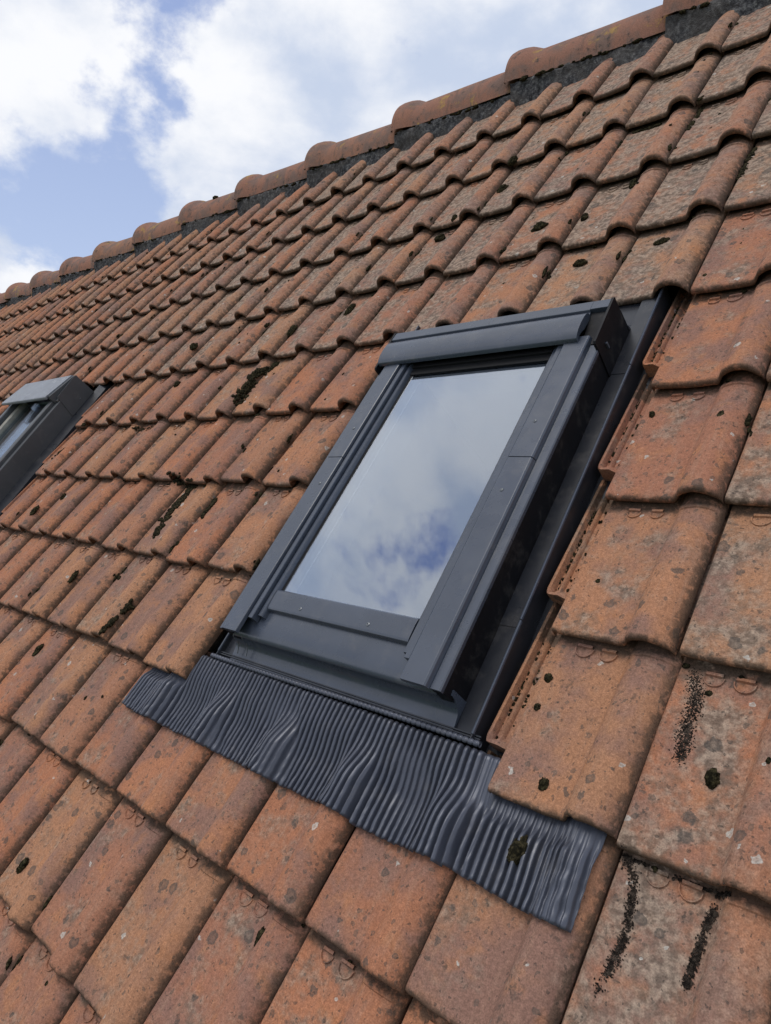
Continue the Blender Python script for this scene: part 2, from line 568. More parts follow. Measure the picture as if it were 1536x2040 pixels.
TILE_MESHES = []
for s in range(7):
    vs, fs, uv = make_tile(s + 1, True, False, None, s not in (2, 5))
    TILE_MESHES.append(make_mesh('roof_tile_mesh', vs, fs, M_TILE, True, 50, uv))
vs, fs, uv = make_tile(20, True, True)
TILE_CHIPPED = make_mesh('roof_tile_chipped_mesh', vs, fs, M_TILE, True, 50, uv)
vs, fs, uv = make_tile(21, True, False, 0.262)
TILE_CUT = make_mesh('roof_tile_cut_mesh', vs, fs, M_TILE, True, 50, uv)
vs, fs, uv = make_tile(22, True, False, None, False)
TILE_PLAIN = make_mesh('roof_tile_plain_mesh', vs, fs, M_TILE, True, 50, uv)
LOW = make_tile(50, False)

# ------------------------------------------------------------------ ground and house body
gm = make_mesh('ground', [(-600, -600, 0), (600, -600, 0), (600, 600, 0), (-600, 600, 0)], [(0, 1, 2, 3)], M_GRASS, False)
link('ground', gm, kind='structure')

roof = thing('tiled_roof', 0, 0, 0, label='steep old roof of weathered orange clay pantiles with mortared ridge', category='roof', kind='thing')
APEX_Y = 2.245                    # horizontal run from the reference line to the ridge
EAVE_V = -4.3 * L
RIDGE_V = APEX_Y / CT
U0, U1 = -44 * W, 7 * W

# boards and underlay below the tiles, added to block light, open at both windows
def deck():
    hole = [(-1.30, -0.29, 0.42, 1.60), (-4.62, -3.46, 0.42, 1.66)]
    us = sorted({U0, U1} | {h[0] for h in hole} | {h[1] for h in hole})
    vv = sorted({EAVE_V, RIDGE_V - 0.04} | {h[2] for h in hole} | {h[3] for h in hole})
    vs, fs = [], []
    for i in range(len(us) - 1):
        for j in range(len(vv) - 1):
            cu, cv = (us[i] + us[i + 1]) / 2, (vv[j] + vv[j + 1]) / 2
            if any(h[0] < cu < h[1] and h[2] < cv < h[3] for h in hole):
                continue
            b = len(vs)
            vs += [(us[i], vv[j], -0.06), (us[i + 1], vv[j], -0.06), (us[i + 1], vv[j + 1], -0.06), (us[i], vv[j + 1], -0.06)]
            fs.append((b, b + 1, b + 2, b + 3))
    return vs, fs
vs, fs = deck()
link('light_block_underlay', make_mesh('light_block_underlay', vs, fs, M_UNDER, False), roof)


def house_body():
    """walls under the eaves with gables, expressed in the roof empty's frame"""
    inv = Matrix.Rotation(-TH, 3, 'X')
    ye = EAVE_V * CT + 0.30
    yb = 2 * APEX_Y - ye
    ze = EAVE_V * ST + 0.02
    zr = RIDGE_V * ST - 0.35
    pts = []
    for x in (U0 + 0.2, U1 - 0.2):
        pts += [(x, ye, -Z0), (x, yb, -Z0), (x, yb, ze), (x, APEX_Y, zr), (x, ye, ze)]
    vs = [inv @ Vector(p) for p in pts]
    fs = [(0, 1, 2, 3, 4), (9, 8, 7, 6, 5), (0, 4, 9, 5), (1, 6, 7, 2)]
    return vs, fs
vs, fs = house_body()
link('wall', make_mesh('house_wall', vs, fs, M_PLASTER, False), roof)

# far slope
inv = Matrix.Rotation(-TH, 3, 'X')
def far_slope():
    pts = [(U0, APEX_Y, RIDGE_V * ST - 0.02), (U1, APEX_Y, RIDGE_V * ST - 0.02), (U1, 2 * APEX_Y - EAVE_V * CT, EAVE_V * ST), (U0, 2 * APEX_Y - EAVE_V * CT, EAVE_V * ST)]
    return [inv @ Vector(p) for p in pts], [(0, 1, 2, 3)]
vs, fs = far_slope()
link('far_slope', make_mesh('far_slope', vs, fs, M_RIDGE, False), roof)

# ------------------------------------------------------------------ laying the tiles
rng = random.Random(11)
WIN_COLS = range(-5, -1)
WIN2_COLS = range(-19, -14)
visible, hidden = [], []
for row in range(-4, 10):
    for col in range(-44, 7):
        if 1 <= row <= 4 and (col in WIN_COLS or col in WIN2_COLS):
            continue
        u0, v0 = col * W, row * L
        pr = [project(u0 + a * W, v0 + b * L, 0.02) for a in (0, 0.5, 1) for b in (0, 0.5, 1)]
        ok = [p for p in pr if p and -6 < p[0] < 1542 and -6 < p[1] < 2046]
        if ok:
            visible.append((min(p[2] for p in ok), row, col))
        else:
            hidden.append((row, col))
visible.sort()
hidden += [(r, c) for _, r, c in visible[300:]]
visible = visible[:300]
print('visible tiles', len(visible))


def tile_color(row, col, r):
    g = 0.32 + 0.60 * sstep(row, 3.6, 6.2) * (1.0 - 0.45 * sstep(-col, 9, 22)) + r.uniform(-0.14, 0.14)
    if col >= 0:
        g += 0.42
    return (r.uniform(0.0, 1.0), min(max(g, 0.0), 1.0), r.random(), 1.0)


for n_, (dist, row, col) in enumerate(visible):
    r = random.Random(row * 131 + col * 17 + 5)
    me = TILE_MESHES[r.randrange(len(TILE_MESHES))]
    dx, dy = r.gauss(0, 0.0016), r.gauss(0, 0.0042)
    rz = r.gauss(0, 0.0060)
    rx = r.gauss(0, 0.0022)
    ry = r.gauss(0, 0.006)
    if col == -7 and row in (3, 4):         # the slipped column with an open joint
        dx -= 0.013; rz = -0.012
    if (row, col) == (1, -1):
        me = TILE_CHIPPED
    if row == 0 and -5 <= col <= -2:
        me = TILE_CUT
    if row == 0 and col in (-1, -6):
        me = TILE_PLAIN
    if (row, col) == (1, -6):
        dy -= 0.010
    o = link('roof_tile', me, roof, (col * W + dx, row * L + dy, r.gauss(0, 0.0008)), (rx, ry, rz))
    o.color = tile_color(row, col, r)

# tiles beyond the frame, joined
lv, lf, lu = LOW
V, F, UV, COL = [], [], [], []
for row, col in hidden:
    r = random.Random(row * 131 + col * 17 + 5)
    b = len(V)
    tc = tile_color(row, col, r)
    for (x, y, z), t in zip(lv, lu):
        V.append((x + col * W, y + row * L, z)); UV.append(t); COL.append(tc)
    F += [tuple(b + i for i in f) for f in lf]
me = make_mesh('roof_tile_field', V, F, M_TILE_FIELD, True, 50, UV)
at = me.color_attributes.new('tcol', 'FLOAT_COLOR', 'POINT')
at.data.foreach_set('color', np.asarray(COL, dtype=np.float32).ravel())
link('roof_tile_field', me, roof, kind='stuff')

# ------------------------------------------------------------------ ridge
def yz_to_vw(y, z):
    return y * CT + z * ST, -y * ST + z * CT


RIDGE_Z = 2.559
PITCH_R = 0.715


def ridge_tile(seed):
    off = Vector((seed * 5.1, seed * 2.7, 0))
    # local x: 0 = collar (far) end, positive towards the narrow end
    stations = [(-0.012, 0.172, 0), (-0.012, 0.184, 0), (-0.006, 0.190, 0), (0.012, 0.192, 0), (0.045, 0.191, 0), (0.075, 0.186, 0), (0.100, 0.175, 0), (0.118, 0.167, 0), (0.135, 0.164, 0),
                (0.25, 0.164, 0), (0.42, 0.164, 0), (0.60, 0.164, 0), (0.752, 0.164, 0), (0.755, 0.161, 0), (0.755, 0.150, 0)]
    nseg = 22
    vs, fs = [], []
    for x, r, _ in stations:
        for i in range(nseg + 1):
            a = math.pi * i / nseg
            rr = r * (1 + 0.010 * mnoise.noise(Vector((x * 5, a * 1.5, 0)) + off))
            y = -math.cos(a) * rr
            z = math.sin(a) * rr
            if i in (0, nseg):
                z -= 0.010 + 0.004 * mnoise.noise(Vector((x * 30, 1, 0)) + off)
            drop = -0.048 * max(x, 0) / 0.75
            vs.append((x, y, z + drop))
    for s in range(len(stations) - 1):
        for i in range(nseg):
            a = s * (nseg + 1) + i
            fs.append((a, a + nseg + 1, a + nseg + 2, a + 1))
    return make_mesh('ridge_tile_mesh', vs, fs, M_RIDGE, True, 50)


RM = [ridge_tile(s) for s in range(4)]
ridge_u = [-0.765 - PITCH_R * i for i in range(-1, 15)]
cv, cw = yz_to_vw(APEX_Y, RIDGE_Z)
for i, uu in enumerate(ridge_u):
    r = random.Random(i + 77)
    link('ridge_tile', RM[i % 4], roof, (uu + r.uniform(-0.012, 0.012), cv, cw), (-TH + r.gauss(0, 0.014), r.gauss(0, 0.008), r.gauss(0, 0.008)))

# mortar bed: rough wall from the top course up to the ridge tiles
def mortar():
    nu, nh = 900, 12
    vs, fs = [], []
    for i in range(nu + 1):
        u = -11.0 + (12.6) * i / nu
        ph = (u - ridge_u[0]) / PITCH_R
        frac = ph - math.floor(ph)           # 0 at a collar end
        base = 3.185 + 0.020 * mnoise.noise(Vector((u * 3.1, 0, 0))) + 0.012 * mnoise.noise(Vector((u * 11, 4, 0)))
        for j in range(nh + 1):
            t = j / nh
            top = 0.054 - 0.040 * frac
            if t < 0.7:
                s = t / 0.7
                v = base + 0.085 * s + 0.012 * s * s
                w = -0.040 + (top + 0.040) * s
            else:
                s = (t - 0.7) / 0.3
                v = base + 0.097 + 0.09 * s
                w = top - 0.085 * s
            d = 0.009 * mnoise.noise(Vector((u * 14, t * 3, 1.0))) + 0.010 * mnoise.noise(Vector((u * 45, t * 8, 2.0))) + 0.006 * mnoise.noise(Vector((u * 110, t * 18, 2.0)))
            vs.append((u, v - 0.6 * d, w + 0.75 * d))
    for i in range(nu):
        for j in range(nh):
            a = i * (nh + 1) + j
            fs.append((a, a + nh + 1, a + nh + 2, a + 1))
    return vs, fs
vs, fs = mortar()
link('ridge_mortar', make_mesh('ridge_mortar', vs, fs, M_MORTAR, True, 180), roof)


# ------------------------------------------------------------------ roof window in front
def screw(parent, u, v, w, r=0.0045):
    vs, fs = [], []
    n = 12
    for rr, h in ((1.0, 0.0), (0.95, 0.0012), (0.6, 0.0022), (0.32, 0.0022), (0.28, 0.0010)):
        for i in range(n):
            a = 2 * math.pi * i / n
            vs.append((r * rr * math.cos(a), r * rr * math.sin(a), h))
    for s in range(4):
        for i in range(n):
            fs.append((s * n + i, s * n + (i + 1) % n, (s + 1) * n + (i + 1) % n, (s + 1) * n + i))
    fs.append(tuple(4 * n + i for i in range(n)))
    return link('screw', make_mesh('screw', vs, fs, M_SCREW, True, 40), parent, (u, v, w))


UC = -0.724
win = thing('roof_window', UC, 0.46, 0, label='new dark grey roof window with clean glass reflecting clouds above pleated apron', category='roof window', kind='thing')
OV = 0.46                         # children use v - OV, u - UC


def s_u(lst, side):
    return [((x if side > 0 else -x), z) for x, z in lst]


HALF = 0.362
for side in (1, -1):
    # outer frame wall with its ledge
    sec = s_u([(HALF, -0.060), (HALF, 0.0700), (HALF - 0.030, 0.0700), (HALF - 0.030, -0.060)], side)
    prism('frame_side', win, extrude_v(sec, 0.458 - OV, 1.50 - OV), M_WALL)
    sec = s_u([(HALF + 0.0015, 0.0640), (HALF + 0.0015, 0.0725), (HALF - 0.001, 0.0752), (HALF - 0.030, 0.0760), (HALF - 0.030, 0.0702), (HALF + 0.0002, 0.0702), (HALF + 0.0002, 0.0640)], side)
    prism('frame_ledge', win, extrude_v(sec, 0.455 - OV, 1.40 - OV), M_COVER)
    # two cover strips per side, meeting at a butt joint
    for (a, b) in ((0.452, 1.0105), (1.0125, 1.395)):
        sec = s_u([(HALF - 0.0225, 0.0768), (HALF - 0.0255, 0.0872), (HALF - 0.029, 0.0905), (HALF - 0.086, 0.0918), (HALF - 0.0885, 0.0905), (HALF - 0.0895, 0.080), (HALF - 0.080, 0.0768)], side)
        c = prism('side_cover', win, extrude_v(sec, a - OV, b - OV), M_COVER, 0.0008)
        for vv in ((0.917,) if a < 1 else (1.118,)):
            screw(c, side * (HALF - 0.063), vv - OV, 0.0914)
    # sash rails stepping down to the glass
    sec = s_u([(HALF - 0.093, 0.060), (HALF - 0.093, 0.0830), (HALF - 0.0945, 0.0845), (HALF - 0.107, 0.0845), (HALF - 0.1085, 0.083), (HALF - 0.1085, 0.060)], side)
    prism('sash_rail', win, extrude_v(sec, 0.498 - OV, 1.40 - OV), M_COVER)
    sec = s_u([(HALF - 0.1125, 0.050), (HALF - 0.1125, 0.0735), (HALF - 0.114, 0.075), (HALF - 0.123, 0.075), (HALF - 0.1245, 0.0735), (HALF - 0.128, 0.0655), (HALF - 0.128, 0.050)], side)
    prism('glazing_bead', win, extrude_v(sec, 0.512 - OV, 1.40 - OV), M_COVER)
    sec = s_u([(HALF - 0.128, 0.052), (HALF - 0.128, 0.0628), (HALF - 0.135, 0.0628), (HALF - 0.135, 0.052)], side)
    prism('gasket', win, extrude_v(sec, 0.585 - OV, 1.38 - OV), M_GASKET)
    # dark rebates between the strips
    sec = s_u([(HALF - 0.084, 0.03), (HALF - 0.084, 0.0672), (HALF - 0.1126, 0.0672), (HALF - 0.1126, 0.03)], side)
    prism('rebate', win, extrude_v(sec, 0.515 - OV, 1.395 - OV), M_GASKET)

# glass
GW = 0.0620
box('glass_pane', win, -0.2275, 0.2275, 0.588 - OV, 1.375 - OV, GW - 0.006, GW, M_GLASS)
pane = [o for o in bpy.data.objects if o.name.startswith('glass_pane') and o.parent == win][0]
pane.data.materials.append(M_GLASS_IN)
for pf in pane.data.polygons:
    if pf.normal.z < 0.5:
        pf.material_index = 1
box('spacer', win, -0.222, 0.222, 1.352 - OV, 1.372 - OV, GW - 0.022, GW - 0.008, M_GASKET)

# bottom rail of the sash with two screws
sec = [(0.5335, 0.050), (0.5335, 0.0655), (0.5360, 0.0705), (0.542, 0.0730), (0.575, 0.0745), (0.588, 0.0735), (0.5925, 0.0690), (0.594, 0.050)]
br = prism('bottom_rail', win, extrude_u([(a - OV, b) for a, b in sec], -0.2335, 0.2335), M_COVER, 0.0008)
screw(br, -0.118, 0.553 - OV, 0.0733, 0.005)
screw(br, 0.110, 0.553 - OV, 0.0733, 0.005)
# smooth sill cover sloping to a drip edge
sec = [(0.560, 0.0560), (0.548, 0.0572), (0.53, 0.0580), (0.505, 0.0578), (0.482, 0.0560), (0.466, 0.0525), (0.458, 0.0480), (0.4555, 0.0420), (0.4575, 0.0380), (0.466, 0.0380), (0.56, 0.040)]
prism('sill_cover', win, extrude_u([(a - OV, b) for a, b in sec], -0.335, 0.335), M_COVER)
# recessed shadow joint and front flashing below the sill
sec = [(0.475, 0.040), (0.464, 0.038), (0.462, 0.026), (0.458, 0.018), (0.452, 0.006), (0.442, -0.002), (0.425, -0.006), (0.405, -0.007), (0.405, -0.010), (0.475, -0.012)]
prism('front_flashing', win, extrude_u([(a - OV, b) for a, b in sec], -0.366, 0.366), M_COVER)
# little spring clips at the sill corner
for uu in (-0.338, -0.300):
    vs, fs = [], []
    pts = [(0.462, 0.046), (0.453, 0.040), (0.449, 0.030), (0.4505, 0.020), (0.444, 0.012), (0.434, 0.006), (0.424, 0.002)]
    for (v, w) in pts:
        for (du, dw) in ((-0.0012, 0), (0.0012, 0), (0.0012, 0.0022), (-0.0012, 0.0022)):
            vs.append((uu + du, v - OV, w + dw))
    for i in range(len(pts) - 1):
        for q in range(4):
            a = i * 4 + q; b = i * 4 + (q + 1) % 4
            fs.append((a, b, b + 4, a + 4))
    me = make_mesh('clip', vs, fs, M_SCREW, False); fix_normals(me)
    link('clip', me, win)

# head casing (hood): top strip, groove and rounded band
sec = [(1.508, -0.03), (1.509, 0.1000), (1.507, 0.1025), (1.4775, 0.1035), (1.4755, 0.1020), (1.474, 0.0965), (1.4665, 0.0960), (1.4645, 0.1010), (1.4600, 0.1065), (1.450, 0.1100), (1.436, 0.1118),
       (1.418, 0.1122), (1.400, 0.1108), (1.386, 0.1075), (1.3775, 0.1030), (1.3745, 0.0985), (1.3740, 0.0905), (1.3775, 0.0900), (1.3830, 0.0960), (1.40, 0.0965), (1.42, 0.09), (1.49, 0.085), (1.49, -0.03)]
prism('head_casing', win, extrude_u([(a - OV, b) for a, b in sec], -0.357, 0.312), M_COVER)
# narrower return at the right end, between band and end plate
sec2 = [(1.476, 0.0), (1.476, 0.092), (1.455, 0.088), (1.425, 0.082), (1.390, 0.079), (1.376, 0.078), (1.376, 0.074), (1.40, 0.066), (1.40, 0.0)]
prism('head_strip', win, extrude_u([(x - OV, z) for x, z in [(1.509, 0.06), (1.509, 0.1000), (1.507, 0.1022), (1.4785, 0.1030), (1.477, 0.10), (1.477, 0.06)]], 0.3122, 0.3584), M_COVER)
for a, b in ((0.312, 0.3575), (-0.3575, -0.357)):
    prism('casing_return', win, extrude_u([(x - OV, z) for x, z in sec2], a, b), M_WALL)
# end plates
for side in (1, -1):
    x0, x1 = (0.3585, 0.3655) if side > 0 else (-0.3655, -0.3585)
    sec = [(1.352, -0.012), (1.510, -0.012), (1.5115, 0.1020), (1.508, 0.1045), (1.362, 0.0985), (1.357, 0.0930), (1.357, 0.060)]
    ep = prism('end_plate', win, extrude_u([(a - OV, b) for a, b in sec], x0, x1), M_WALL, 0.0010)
    vs, fs = extrude_u([(1.392 - OV, 0.044), (1.398 - OV, 0.044), (1.398 - OV, 0.062), (1.392 - OV, 0.062)], side * 0.3655, side * 0.3705)
    prism('tab', ep, (vs, fs), M_COVER, 0.0006)
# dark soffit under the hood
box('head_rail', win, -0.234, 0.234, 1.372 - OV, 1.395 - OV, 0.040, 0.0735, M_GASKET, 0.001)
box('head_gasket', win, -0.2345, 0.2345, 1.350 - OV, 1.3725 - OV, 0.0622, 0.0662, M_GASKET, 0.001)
# light shaft behind the glass
def shaft():
    a, b, v0, v1 = -0.226, 0.226, 0.592 - OV, 1.372 - OV
    top, mid, bot = GW - 0.007, 0.010, -0.55
    vs, fs = [], []
    rings = [(a, b, v0, v1, top), (a + 0.001, b - 0.001, v0, v1, 0.030), (a + 0.004, b - 0.004, v0 + 0.003, v1 - 0.003, 0.0285), (a + 0.004, b - 0.004, v0 + 0.003, v1 - 0.003, -0.05), (a - 0.1, b + 0.1, v0 - 0.15, v1 + 0.1, bot)]
    for (p, q, r, s, z) in rings:
        vs += [(p, r, z), (q, r, z), (q, s, z), (p, s, z)]
    for i in range(len(rings) - 1):
        for j in range(4):
            fs.append((i * 4 + j, i * 4 + (j + 1) % 4, i * 4 + 4 + (j + 1) % 4, i * 4 + 4 + j))
    return vs, fs
vs, fs = shaft()
me = make_mesh('inner_lining', vs, fs, M_WHITE, False)
link('inner_lining', me, win)
link('room_floor', make_mesh('room_floor', [(-0.6, -0.2, -0.551), (0.6, -0.2, -0.551), (0.6, 1.2, -0.551), (-0.6, 1.2, -0.551)], [(0, 1, 2, 3)], M_ROOM, False), win)

# side gutters in lapped lengths, with upturned lip
for side in (1, -1):
    for i, (a, b, dz) in enumerate(((0.405, 0.662, 0.0), (0.650, 1.372, 0.0015), (1.360, 1.66, 0.003))):
        sec = [(0.3625, 0.020 + dz), (0.3625, -0.0125 + dz), (0.412, -0.0125 + dz), (0.4135, 0.000 + dz), (0.4150, 0.0035 + dz), (0.4172, 0.0035 + dz), (0.4185, 0.000 + dz), (0.4190, -0.056 + dz),
               (0.52, -0.0565 + dz), (0.52, -0.0585 + dz), (0.412, -0.058 + dz), (0.3645, -0.058 + dz), (0.3645, -0.0), (0.3640, 0.020 + dz)]
        sec = sec[1:-2]
        prism('side_gutter', win, extrude_v(s_u(sec, side), a - OV, b - OV), M_FLASH)
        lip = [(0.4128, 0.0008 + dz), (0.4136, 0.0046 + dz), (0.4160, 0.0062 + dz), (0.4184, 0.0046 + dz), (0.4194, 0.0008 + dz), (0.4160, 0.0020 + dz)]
        prism('gutter_lip', win, extrude_v(s_u(lip, side), a + 0.012 - OV, b - 0.002 - OV), M_COVER)  # lip in paler lacquer, its highlight line painted in
# back gutter above the hood
sec = [(1.512, 0.060), (1.514, 0.010), (1.522, -0.010), (1.545, -0.017), (1.545, -0.021), (1.515, -0.018), (1.511, 0.010)]
prism('back_upstand', win, extrude_u([(a - OV, b) for a, b in sec], -0.356, 0.3655), M_FLASH)
prism('back_gutter', win, extrude_u([(a - OV, b) for a, b in [(1.5455, -0.0175), (1.72, -0.0235), (1.72, -0.0275), (1.5455, -0.0215)]], -0.411, 0.411), M_FLASH)

# ribbed bead between flashing and apron
def bead_strip():
    vs, fs = [], []
    nper, pitch = 8, 0.0125
    u0, u1 = -0.432, 0.440
    n = int((u1 - u0) / pitch * nper)
    ring = 10
    for i in range(n + 1):
        u = u0 + (u1 - u0) * i / n
        ph = (u - u0) / pitch % 1.0
        r = 0.0050 - 0.0026 * math.exp(-((ph - 0.5) / 0.10) ** 2)
        sag = 0.0015 * math.sin(u * 9)
        for q in range(ring):
            a = 2 * math.pi * q / ring
            vs.append((u, 0.4015 - OV + r * 1.25 * math.cos(a) + 0.002 * math.sin(u * 5), 0.0015 + r * 0.9 * math.sin(a) + sag * 0.4))
    for i in range(n):
        for q in range(ring):
            a = i * ring + q; b = i * ring + (q + 1) % ring
            fs.append((a, a + ring, b + ring, b))
    return vs, fs
vs, fs = bead_strip()
me = make_mesh('ribbed_bead', vs, fs, M_APRON, True, 180); fix_normals(me)
link('ribbed_bead', me, win)
for vv in (0.4125, 0.4175):
    sec = [(vv - 0.0018, -0.006), (vv - 0.0012, -0.0030), (vv + 0.0012, -0.0025), (vv + 0.0018, -0.006)]
    prism('bead_line', win, extrude_u([(a - OV, b) for a, b in sec], -0.425, 0.432), M_FLASH)


# pleated apron dressed over the course below
def apron():
    ua, ub = -1.412, -0.018
    va, vb = 0.190, 0.3945
    pitch = 0.0150
    nu = int((ub - ua) / pitch * 18)
    nv = 34
    vs, fs = [], []
    for i in range(nu + 1):
        u = ua + (ub - ua) * i / nu
        for j in range(nv + 1):
            t = j / nv                      # 0 bottom edge, 1 top
            x = u - math.floor(u / W) * W
            edge = 0.008 * mnoise.noise(Vector((u * 6, 0, 0))) + 0.0035 * mnoise.noise(Vector((u * 35, 1, 0))) + 0.0045 * mnoise.noise(Vector((math.floor(u / pitch) * 3.3, 5, 0)))
            # pleat phase: fans that spread towards the bottom, with kinks
            fan = 0.0055 * mnoise.noise(Vector((u * 2.6, 3.0, 0))) * (1 - t) + 0.0034 * mnoise.noise(Vector((u * 5.0, t * 1.6, 7.0))) + 0.0013 * mnoise.noise(Vector((u * 12.0, t * 2.6, 5.0)))
            lean = -0.012 * (1 - t)
            s = (u + fan + lean) / pitch
            ph = s - math.floor(s)
            tri = abs(ph - 0.5) * 2           # 1 at fold bottom, 0 at crest
            prof = 0.82 * (1 - sstep(tri, 0.38, 0.80)) + 0.18 * (1 - tri * tri)
            seed = math.floor(s)
            amp = 0.0150 * (0.80 + 0.25 * mnoise.noise(Vector((seed * 1.7, 0, 0))))
            flat = sstep(mnoise.noise(Vector((u * 9.0 + t * 1.2, t * 0.8, 9.0))), 0.12, 0.40) * sstep(t, 1.0, 0.7)
            amp *= 1 - 0.40 * flat
            if u > ub - 0.045:
                amp *= 0.55
            # crumpling near the free edge
            cr = sstep(t, 0.35, 0.0) * 0.0022 * mnoise.noise(Vector((u * 60, t * 14, 2.0))) + 0.0008 * mnoise.noise(Vector((u * 120, t * 30, 4.0)))
            if u > ub - 0.05:
                cr += 0.0035 * mnoise.noise(Vector((u * 55, t * 12, 6.0)))
            v = va + edge * (1 - t) + (vb - va) * t
            drape = sstep(v, 0.345, 0.255) if -1.215 < u < -0.23 else 1.0
            r0 = tile_h(x) - TILT * v / L
            # smoothed roll so that the sheet bridges the hollows
            sm = sum(tile_h((x + d) % W) for d in (-0.02, -0.01, 0, 0.01, 0.02)) / 5 * 0.85 - TILT * v / L + 0.003
            base = (max(r0 + 0.003, sm) + 0.002) * drape + (-0.010) * (1 - drape)
            if not (-1.215 < u < -0.23):
                base = max(r0, sm) + 0.0035 * (1 - sstep(v, 0.28, 0.31)) + 0.0005
            under = sstep(v, 0.285, 0.315) * (sstep(u, -1.185, -1.215) + sstep(u, -0.29, -0.255))
            w = base + 0.001 + amp * prof * (1 - 0.75 * min(under, 1.0)) + cr * (1 - 0.8 * min(under, 1.0))
            if t > 0.985:
                w -= 0.004
            vs.append((u - UC + 0.002 * (1 - t) * mnoise.noise(Vector((u * 20, t * 3, 1))), v - OV, w))
    for i in range(nu):
        for j in range(nv):
            a = i * (nv + 1) + j
            fs.append((a, a + nv + 1, a + nv + 2, a + 1))
    return vs, fs
vs, fs = apron()
me = make_mesh('pleated_apron', vs, fs, M_APRON, True, 180)
ap = link('pleated_apron', me, win)
ap['label'] = 'pleated blue grey metal apron sheet'
md = ap.modifiers.new('thickness', 'SOLIDIFY')
md.thickness = 0.0009
md.offset = -1

# ------------------------------------------------------------------ older roof window along the slope
UC2 = -3.535 - 0.37
win2 = thing('roof_window', UC2, 0.46, 0, label='older weathered grey roof window with soiled lifted hood cover', category='roof window', kind='thing')
H2 = 0.37
for side in (1, -1):
    sec = s_u([(H2, -0.06), (H2, 0.088), (H2 - 0.004, 0.092), (H2 - 0.026, 0.092), (H2 - 0.026, -0.06)], side)
    prism('frame_side', win2, extrude_v(sec, 0.46 - OV, 1.575 - OV), M_OLD, 0.001)
    sec = s_u([(H2 - 0.034, 0.05), (H2 - 0.034, 0.108), (H2 - 0.040, 0.112), (H2 - 0.072, 0.112), (H2 - 0.076, 0.106), (H2 - 0.076, 0.05)], side)
    prism('side_cover', win2, extrude_v(sec, 0.46 - OV, 1.47 - OV), M_OLD, 0.001)
    sec = s_u([(H2 - 0.080, 0.03), (H2 - 0.080, 0.084), (H2 - 0.110, 0.078), (H2 - 0.110, 0.03)], side)
    prism('sash_rail', win2, extrude_v(sec, 0.52 - OV, 1.47 - OV), mat_plain('aged_sash', (0.30, 0.29, 0.25), 0.7, 0.3, 20, 0.2, 0.1), 0.001)
    sec = s_u([(H2 + 0.001, -0.0125), (H2 + 0.060, -0.040), (H2 + 0.062, -0.032), (H2 + 0.065, -0.032), (H2 + 0.066, -0.055), (H2 + 0.001, -0.055)], side)
    prism('side_gutter', win2, extrude_v(sec, 0.405 - OV, 1.66 - OV), M_FLASH)
    x0, x1 = (H2 + 0.0005, H2 + 0.004) if side > 0 else (-H2 - 0.004, -H2 - 0.0005)
    ep = prism('end_plate', win2, extrude_u([(a - OV, b) for a, b in ((1.395, -0.012), (1.585, -0.012), (1.585, 0.116), (1.580, 0.120), (1.420, 0.116), (1.410, 0.06))], x0, x1), M_OLD, 0.001)
    screw(ep, side * (H2 + 0.004), 1.50 - OV, 0.02, 0.006)
# hood: a shallow tray tilted up at its front edge
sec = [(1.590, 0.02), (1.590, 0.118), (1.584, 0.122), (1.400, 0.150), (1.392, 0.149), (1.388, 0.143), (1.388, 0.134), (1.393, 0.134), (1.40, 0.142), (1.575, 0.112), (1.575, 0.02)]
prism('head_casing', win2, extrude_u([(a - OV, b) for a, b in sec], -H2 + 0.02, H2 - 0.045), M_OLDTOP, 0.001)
sec = [(1.584, 0.05), (1.584, 0.116), (1.402, 0.142), (1.396, 0.128), (1.396, 0.095), (1.45, 0.06)]
prism('casing_return', win2, extrude_u([(a - OV, b) for a, b in sec], H2 - 0.0445, H2 - 0.020), M_OLD, 0.001)
box('hinge_tab', win2, H2 - 0.020, H2 - 0.004, 1.405 - OV, 1.432 - OV, 0.094, 0.104, M_SCREW, 0.001)
box('glass_pane', win2, -H2 + 0.11, H2 - 0.11, 0.56 - OV, 1.46 - OV, 0.054, 0.060, mat_glass('dusty_old_glass', 0.5, 0.02))
sec = [(0.50, 0.03), (0.50, 0.09), (0.508, 0.096), (0.56, 0.096), (0.568, 0.09), (0.568, 0.03)]
prism('bottom_rail', win2, extrude_u([(a - OV, b) for a, b in sec], -H2 + 0.08, H2 - 0.08), M_OLD, 0.001)
sec = [(0.50, 0.06), (0.46, 0.05), (0.44, 0.0), (0.36, -0.004), (0.36, -0.010), (0.50, -0.012)]
prism('sill_cover', win2, extrude_u([(a - OV, b) for a, b in sec], -H2, H2), M_OLD, 0.001)
vs, fs = [], []
for z, g in ((0.053, 0.0), (-0.30, 0.0)):
    vs += [(-H2 + 0.112, 0.562 - OV, z), (H2 - 0.112, 0.562 - OV, z), (H2 - 0.112, 1.458 - OV, z), (-H2 + 0.112, 1.458 - OV, z)]
fs = [(0, 1, 5, 4), (1, 2, 6, 5), (2, 3, 7, 6), (3, 0, 4, 7), (4, 5, 6, 7)]
link('inner_lining', make_mesh('inner_lining', vs, fs, M_ROOM, False), win2)
box('roller_blind', win2, -H2 + 0.115, H2 - 0.115, 0.565 - OV, 1.455 - OV, 0.036, 0.038, mat_plain('brown_blind', (0.20, 0.145, 0.115), 0.9, 0.1, 30, 0.15, 0.05))


